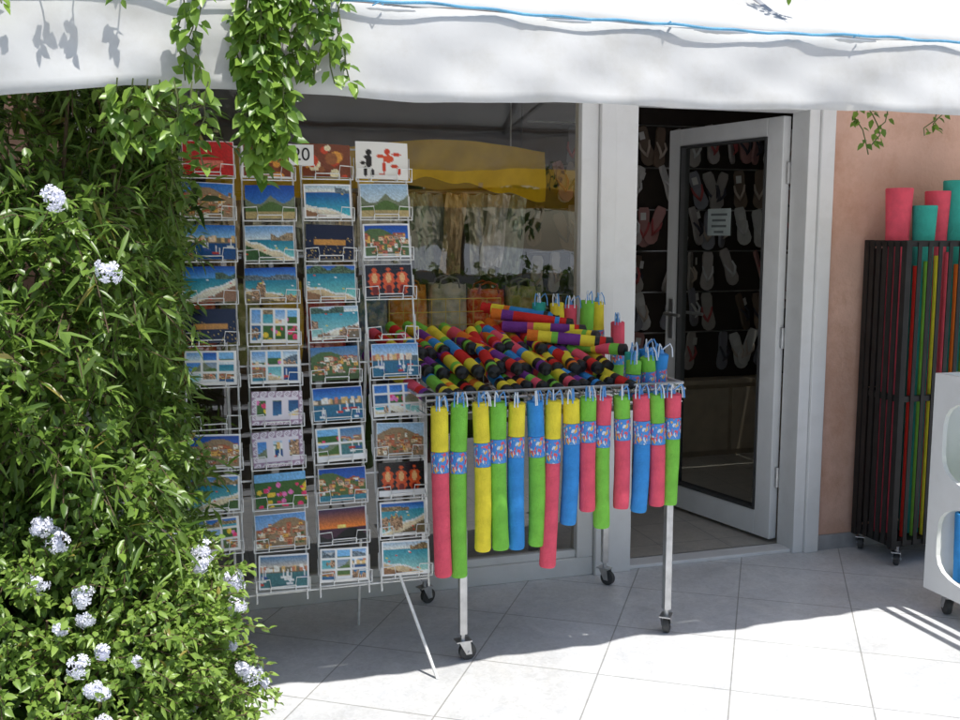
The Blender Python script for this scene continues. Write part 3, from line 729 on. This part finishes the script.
def twigs(Q,Dq,per,tl,Lr,Wr,spread,c0,c1,droop=0,mb=None):
    n=len(Q); P=[];D=[];Nn=[];L=[];W=[];Cc=[]
    for i in range(n):
        d=Dq[i]; l=tl*rng.uniform(.6,1.3); b=rng.uniform(0,1)
        if mb is not None: mb.tube([Q[i],Q[i]+d*l*.5+np.array([0,0,-droop*l*.25]),Q[i]+d*l+np.array([0,0,-droop*l])],.0014,4,cap=False)
        for k in range(per):
            t=(k+rng.random())/per
            p=Q[i]+d*l*t+np.array([0,0,-droop*l*t*t])
            q=unit(d*.5+rng.normal(0,spread,3)+np.array([0,0,-.1]))
            P.append(p);D.append(q);Nn.append(unit(np.array([0,-.35,1.])+rng.normal(0,.45,3)))
            L.append(rng.uniform(*Lr));W.append(rng.uniform(*Wr))
            m=np.clip(b*.6+rng.random()*.4,0,1); cc=np.array(c0)*(1-m)+np.array(c1)*m
            if rng.random()<.015: cc=np.array([.34,.29,.07])
            Cc.append(cc)
    return [np.array(a) for a in(P,D,Nn,L,W,Cc)]
def cat(*sets): return [np.concatenate(z) for z in zip(*sets)]
def nz(p): return .5*np.sin(p[:,0]*5.1+p[:,2]*3.3)+.35*np.sin(p[:,2]*7.9-p[:,0]*4+1.3)+.25*np.sin(p[:,0]*13+p[:,1]*9+p[:,2]*11)
G0,G1=(.06,.13,.022),(.26,.40,.07)
H=T('shrub',(-.6,-.8,0),'tall dense green shrub with narrow bamboo-like leaves beside the shop window','shrub')
tw=MB()
n=2200; X_=rng.uniform(-.95,.0,n); Z_=rng.uniform(.25,2.06,n)
q=np.stack([X_,np.zeros(n),Z_],1); nn_=nz(q); kp=(nn_>-.6)|(Z_>1.7); q=q[kp]; nn_=nn_[kp]; n=len(q); X_=q[:,0]; Z_=q[:,2]
q[:,1]=-1.33-.30*nn_-rng.uniform(-.12,.08,n)+np.clip((X_+.22),0,1)*1.0+np.clip(1.05-Z_,0,.6)*.75
q[:,1]=np.where(Z_>1.8,np.maximum(q[:,1],-1.36),q[:,1])
d=unit(np.stack([rng.normal(0.1,.45,n),-rng.uniform(.4,1,n),rng.normal(.15,.5,n)],1))
sel=rng.random(n)<np.where(q[:,2]>1.3,.55,np.where(q[:,0]<-.2,.12,.45))
f1=twigs(q[sel],d[sel],10,.18,(.05,.095),(.009,.0145),.55,G0,G1,.35,tw)
f2=twigs(q[~sel],d[~sel],12,.13,(.026,.046),(.015,.024),.8,G0,(.28,.43,.07),.2,tw)
n=650; q=np.stack([rng.uniform(-.16,.0,n),rng.uniform(-1.1,-.12,n),rng.uniform(.1,2.08,n)],1); q[:,0]+=.05*nz(q)
d=unit(np.stack([rng.uniform(.0,.8,n),-rng.uniform(-.1,.8,n),rng.normal(0,.5,n)],1))
f3=twigs(q,d,11,.13,(.045,.085),(.008,.014),.6,G0,G1,.4)
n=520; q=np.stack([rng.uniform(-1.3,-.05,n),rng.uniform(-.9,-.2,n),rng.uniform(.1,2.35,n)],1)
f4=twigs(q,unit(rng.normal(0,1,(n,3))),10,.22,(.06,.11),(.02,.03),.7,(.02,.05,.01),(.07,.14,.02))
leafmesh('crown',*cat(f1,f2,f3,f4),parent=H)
for i in range(34):
    x=random.uniform(-1.3,-.08); y=random.uniform(-1.0,-.2); p=[(x,y,0)]
    for k in range(1,8): x+=random.uniform(-.06,.06); y+=random.uniform(-.09,.04); p.append((min(x,-.05),max(y,-1.2),k*.29))
    tw.tube(p,[.014-.0014*k for k in range(8)],6)
fin(tw,'stem',bark,H,smooth=True)
def flower(c,r,parent):
    mb=MB()
    for i in range(20):
        d=Vector(rng.normal(0,1,3)); d.y=-abs(d.y)*.9-.1; d.normalize(); p=Vector(c)+d*r*random.uniform(.4,1.1)
        u=d.orthogonal().normalized(); w=d.cross(u); pr=random.uniform(.008,.013); ph=random.random()*6
        for k in range(5):
            a0=ph+k*2*math.pi/5; e1=(u*math.cos(a0-.45)+w*math.sin(a0-.45)); e2=(u*math.cos(a0+.45)+w*math.sin(a0+.45)); e3=u*math.cos(a0)+w*math.sin(a0)
            mb.add([p,p+e1*pr*.85+d*.002,p+e3*pr*1.1,p+e2*pr*.85+d*.002],[(0,1,2,3)])
        mb.tube([Vector(c)-d*.01,p],.0012,4)
    fin(mb,'flower_cluster',petal,parent)
for c in [(-.25,-1.66,1.64),(-.15,-1.56,1.47)]: flower(c,.032,H)
PB=T('flowering_bush',(-.4,-1.25,0),'low round bush with pale white flower clusters growing beside the paving','bush')
n=2500; u=unit(rng.normal(0,1,(n,3))); u[:,2]=np.abs(u[:,2])*1.0-.12; u=unit(u)
cen=np.array([-.40,-1.30,.24]); rad=np.array([.50,.44,.58]); nsf=nz(u*1.2+3); ns=1+.16*nsf+rng.uniform(-.16,.06,n)
q=cen+u*rad*ns[:,None]
keep=q[:,1]<-1.0; q=q[keep]; u=u[keep]; n=len(q)
d=unit(u*.9+rng.normal(0,.45,(n,3))+np.array([0,0,.15]))
tw=MB()
f1=twigs(q,d,12,.10,(.018,.036),(.010,.018),.9,(.11,.21,.03),(.38,.54,.11),.3,tw)
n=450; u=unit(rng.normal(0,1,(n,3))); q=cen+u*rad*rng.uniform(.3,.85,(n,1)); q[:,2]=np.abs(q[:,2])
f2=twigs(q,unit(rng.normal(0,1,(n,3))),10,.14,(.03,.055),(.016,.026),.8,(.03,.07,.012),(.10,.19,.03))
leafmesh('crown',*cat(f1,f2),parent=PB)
for i in range(24):
    an=random.uniform(0,6.28); tw.tube([(-.42,-1.2,0),(-.42+.22*math.cos(an),-1.25+.2*math.sin(an),.3),(-.42+.4*math.cos(an),-1.25+.38*math.sin(an),.45+random.uniform(0,.2))],[.012,.008,.003],6)
fin(tw,'stem',bark,PB,smooth=True)
for i in range(40):
    az=-125+((i*61.8)%124)+random.uniform(-8,8); el=-14+((i*37.3)%84)+random.uniform(-5,5)
    a=math.radians(az); e_=math.radians(el); dd=np.array([math.cos(a)*math.cos(e_),math.sin(a)*math.cos(e_),math.sin(e_)])
    kk=1.12+.16*nz(dd[None]*1.2+3)[0]
    flower(tuple(cen+dd*rad*kk+np.array([random.uniform(-.02,.02),-.02,random.uniform(-.02,.02)])),random.uniform(.014,.034),PB)
def vine(strands,label,size=(.028,.05),dens=.012):
    xs=strands[0][0]; V=T('hanging_vine',(xs,-1.47,strands[0][2]),label,'vine','vines hanging over the awning')
    mb=MB(); Q=[]
    for (x,zt,zb,y) in strands:
        L=zt-zb; k=max(4,int(L/.04)); ph=random.uniform(0,6); p=[]; over=(y<-1.4 and zt>2.1)
        if over: p=[(x+.03,-1.15,2.42),(x+.01,-1.30,2.30)]
        for i in range(k+1):
            t=i/k; p.append((x+.012*math.sin(ph+t*5)+.006*math.sin(ph*2+t*13),y-.02*math.sin(t*4+ph),zt-L*t))
        mb.tube(p,.002,5)
        m=int(L/dens)
        for _ in range(m):
            t=random.random(); i=min(int(t*k),k-1); a=np.array(p[-(k+1)+i]); b=np.array(p[-(k+1)+i+1]); Q.append(a+(b-a)*random.random())
        if over:
            for _ in range(14):
                t=random.random(); Q.append(np.array([x+.02+random.uniform(-.03,.03),-1.42+.25*t,2.22+.2*t]))
    fin(mb,'stem',M('vine_stem',(.12,.14,.05),.7),V,smooth=True)
    Q=np.array(Q); n=len(Q); D_=unit(np.stack([rng.normal(0,.7,n),-rng.uniform(-.2,1,n),rng.normal(-.6,.4,n)],1))
    Nn=unit(np.stack([rng.normal(0,.4,n),-np.ones(n)*.6,rng.uniform(.3,1,n)],1)); m=rng.random((n,1))
    cols=np.array([[.09,.19,.02]])*(1-m)+np.array([[.30,.46,.07]])*m
    Ls=rng.uniform(*size,n); leafmesh('leaves',Q+D_*rng.uniform(0,.012,(n,1)),D_,Nn,Ls,Ls*rng.uniform(.55,.75,n),cols,parent=V)
J=lambda a:random.uniform(-a,a)
vine([(.185+i*.013+J(.004),2.2,1.70+.03*abs(i-4)+J(.03),-1.475-J(.015)) for i in range(9)],'thick leafy vine hanging over the awning edge above the postcards',dens=.0065)
vine([(.31+i*.016+J(.004),2.2,2.00+J(.04),-1.475) for i in range(3)],'short dense vine hanging over the awning edge',dens=.009)
vine([(.36+i*.020+J(.006),2.2,1.94+J(.04)+(.06 if i%2 else 0),-1.475) for i in range(5)],'leafy vine draped over the white awning valance',size=(.024,.042),dens=.010)
vine([(.045+i*.02,2.2,1.95+J(.04),-1.475) for i in range(3)],'thin vine strands trailing over the awning',dens=.013)
vine([(-.45+i*.085+J(.02),2.22,2.12+J(.04),-1.475) for i in range(5)],'sparse vine tips along the awning top',size=(.02,.035))
vine([(-.12+i*.034,1.93,1.76+J(.05),-1.50) for i in range(7)],'leafy creeper shoots hanging beside the postcard rack',size=(.025,.045),dens=.009)
vine([(2.12,1.97,1.81,-1.36),(2.16,1.97,1.84,-1.36),(2.19,1.97,1.86,-1.36)],'small vine tip dangling below the awning',size=(.02,.03))
vine([(2.38,1.97,1.88,-1.36),(2.42,1.97,1.9,-1.36)],'tiny vine tip dangling below the awning',size=(.018,.026))
vine([(1.85,2.6,2.29,-1.30),(1.88,2.6,2.33,-1.30)],'small vine tip resting on the canopy',size=(.02,.03))

# ---------------------------------------------------------------- street opposite
st=T('market_stall',(4.5,-12,0),'stall with a yellow canopy across the paving','stall')
mb=MB(); vs=[];fs=[]; n=40
for j in range(9):
    t=j/8
    for i in range(n+1):
        x=1.2+7*i/n; vs.append((x,-11-2.2*t,2.25+.9*math.sin(t*math.pi*.6)+.12*math.sin(i*.6)*(1-t)))
for j in range(8):
    for i in range(n): a_=j*(n+1)+i; fs.append((a_,a_+1,a_+n+2,a_+n+1))
mb.add(vs,fs); mb.box(1.2,8.2,-11.02,-11,1.95,2.3)
fin(mb,'canopy',M('yellow_canvas',S(240,190,30),.7,trans=.3),st,smooth=True)
for x in (1.3,4.7,8.1):
    mb=MB(); mb.tube([(x,-11.1,0),(x,-11.1,2.4)],.03,8); fin(mb,'post',white,st,smooth=True)
mb=MB(); mb.box(1.5,7.9,-12.4,-11.8,0,.9); fin(mb,'counter',M('stall_counter',(.5,.5,.5),.6),st,bevel=.01)
n=600; q=np.stack([rng.uniform(0,10,n),rng.uniform(-9.6,-9,n),rng.uniform(.1,1.15,n)],1)
hd=T('hedge',(5,-9.3,0),'clipped green hedge along the paving','hedge')
leafmesh('crown',*twigs(q,unit(rng.normal(0,1,(n,3))),10,.25,(.08,.14),(.05,.08),.8,(.045,.105,.016),(.18,.3,.045)),parent=hd)
for i,(x,y) in enumerate([(-3,-17),(1.5,-18),(6,-17.5),(11,-17),(16,-16)]):
    t=T('tree',(x,y,0),'broad leafy tree across the paving','tree','trees across the paving')
    mb=MB(); mb.tube([(x,y,0),(x+.1,y,1.5),(x-.1,y,3),(x,y,5)],[.25,.2,.15,.06],10)
    for k in range(7):
        an=k*.9; mb.tube([(x-.05,y,2.2+k*.25),(x+1.3*math.cos(an),y+1.3*math.sin(an),3.4+k*.3)],[.09,.03],6)
    fin(mb,'trunk',bark,t,smooth=True)
    n=320; u=unit(rng.normal(0,1,(n,3))); q=np.array([x,y,4.0])+u*np.array([2.9,2.4,2.5])*rng.uniform(.5,1.05,(n,1))
    leafmesh('crown',*twigs(q,unit(rng.normal(0,1,(n,3))),9,.6,(.2,.34),(.12,.2),.8,(.045,.105,.016),(.16,.27,.04)),parent=t)

# ---------------------------------------------------------------- light, world, camera
sv=Vector((.16,-.36,1)).normalized()
sun=bpy.data.lights.new('sun','SUN'); sun.energy=5.0; sun.angle=math.radians(.5); sun.color=(1,.97,.92)
so=bpy.data.objects.new('sun',sun); so.rotation_euler=sv.to_track_quat('Z','Y').to_euler(); so.location=(2,-4,8); C.objects.link(so)
w=bpy.data.worlds.new('World'); bpy.context.scene.world=w; w.use_nodes=True; nt=w.node_tree
bg=nt.nodes['Background']; sk=nt.nodes.new('ShaderNodeTexSky'); sk.sky_type='NISHITA'; sk.sun_disc=False
sk.sun_elevation=math.asin(sv.z); sk.sun_rotation=math.atan2(sv.x,sv.y)
nt.links.new(sk.outputs[0],bg.inputs[0]); bg.inputs[1].default_value=.15
cam=bpy.data.cameras.new('camera'); cam.lens=37.5; cam.sensor_width=36; cam.clip_end=500; cam.clip_start=.05
co=bpy.data.objects.new('camera',cam); co.location=(0,-4.12,1.56); co.rotation_euler=(math.radians(82.8),0,math.radians(-17)); C.objects.link(co)
sc=bpy.context.scene; sc.camera=co
sc.view_settings.view_transform='Standard'; sc.view_settings.look='None'; sc.view_settings.exposure=0
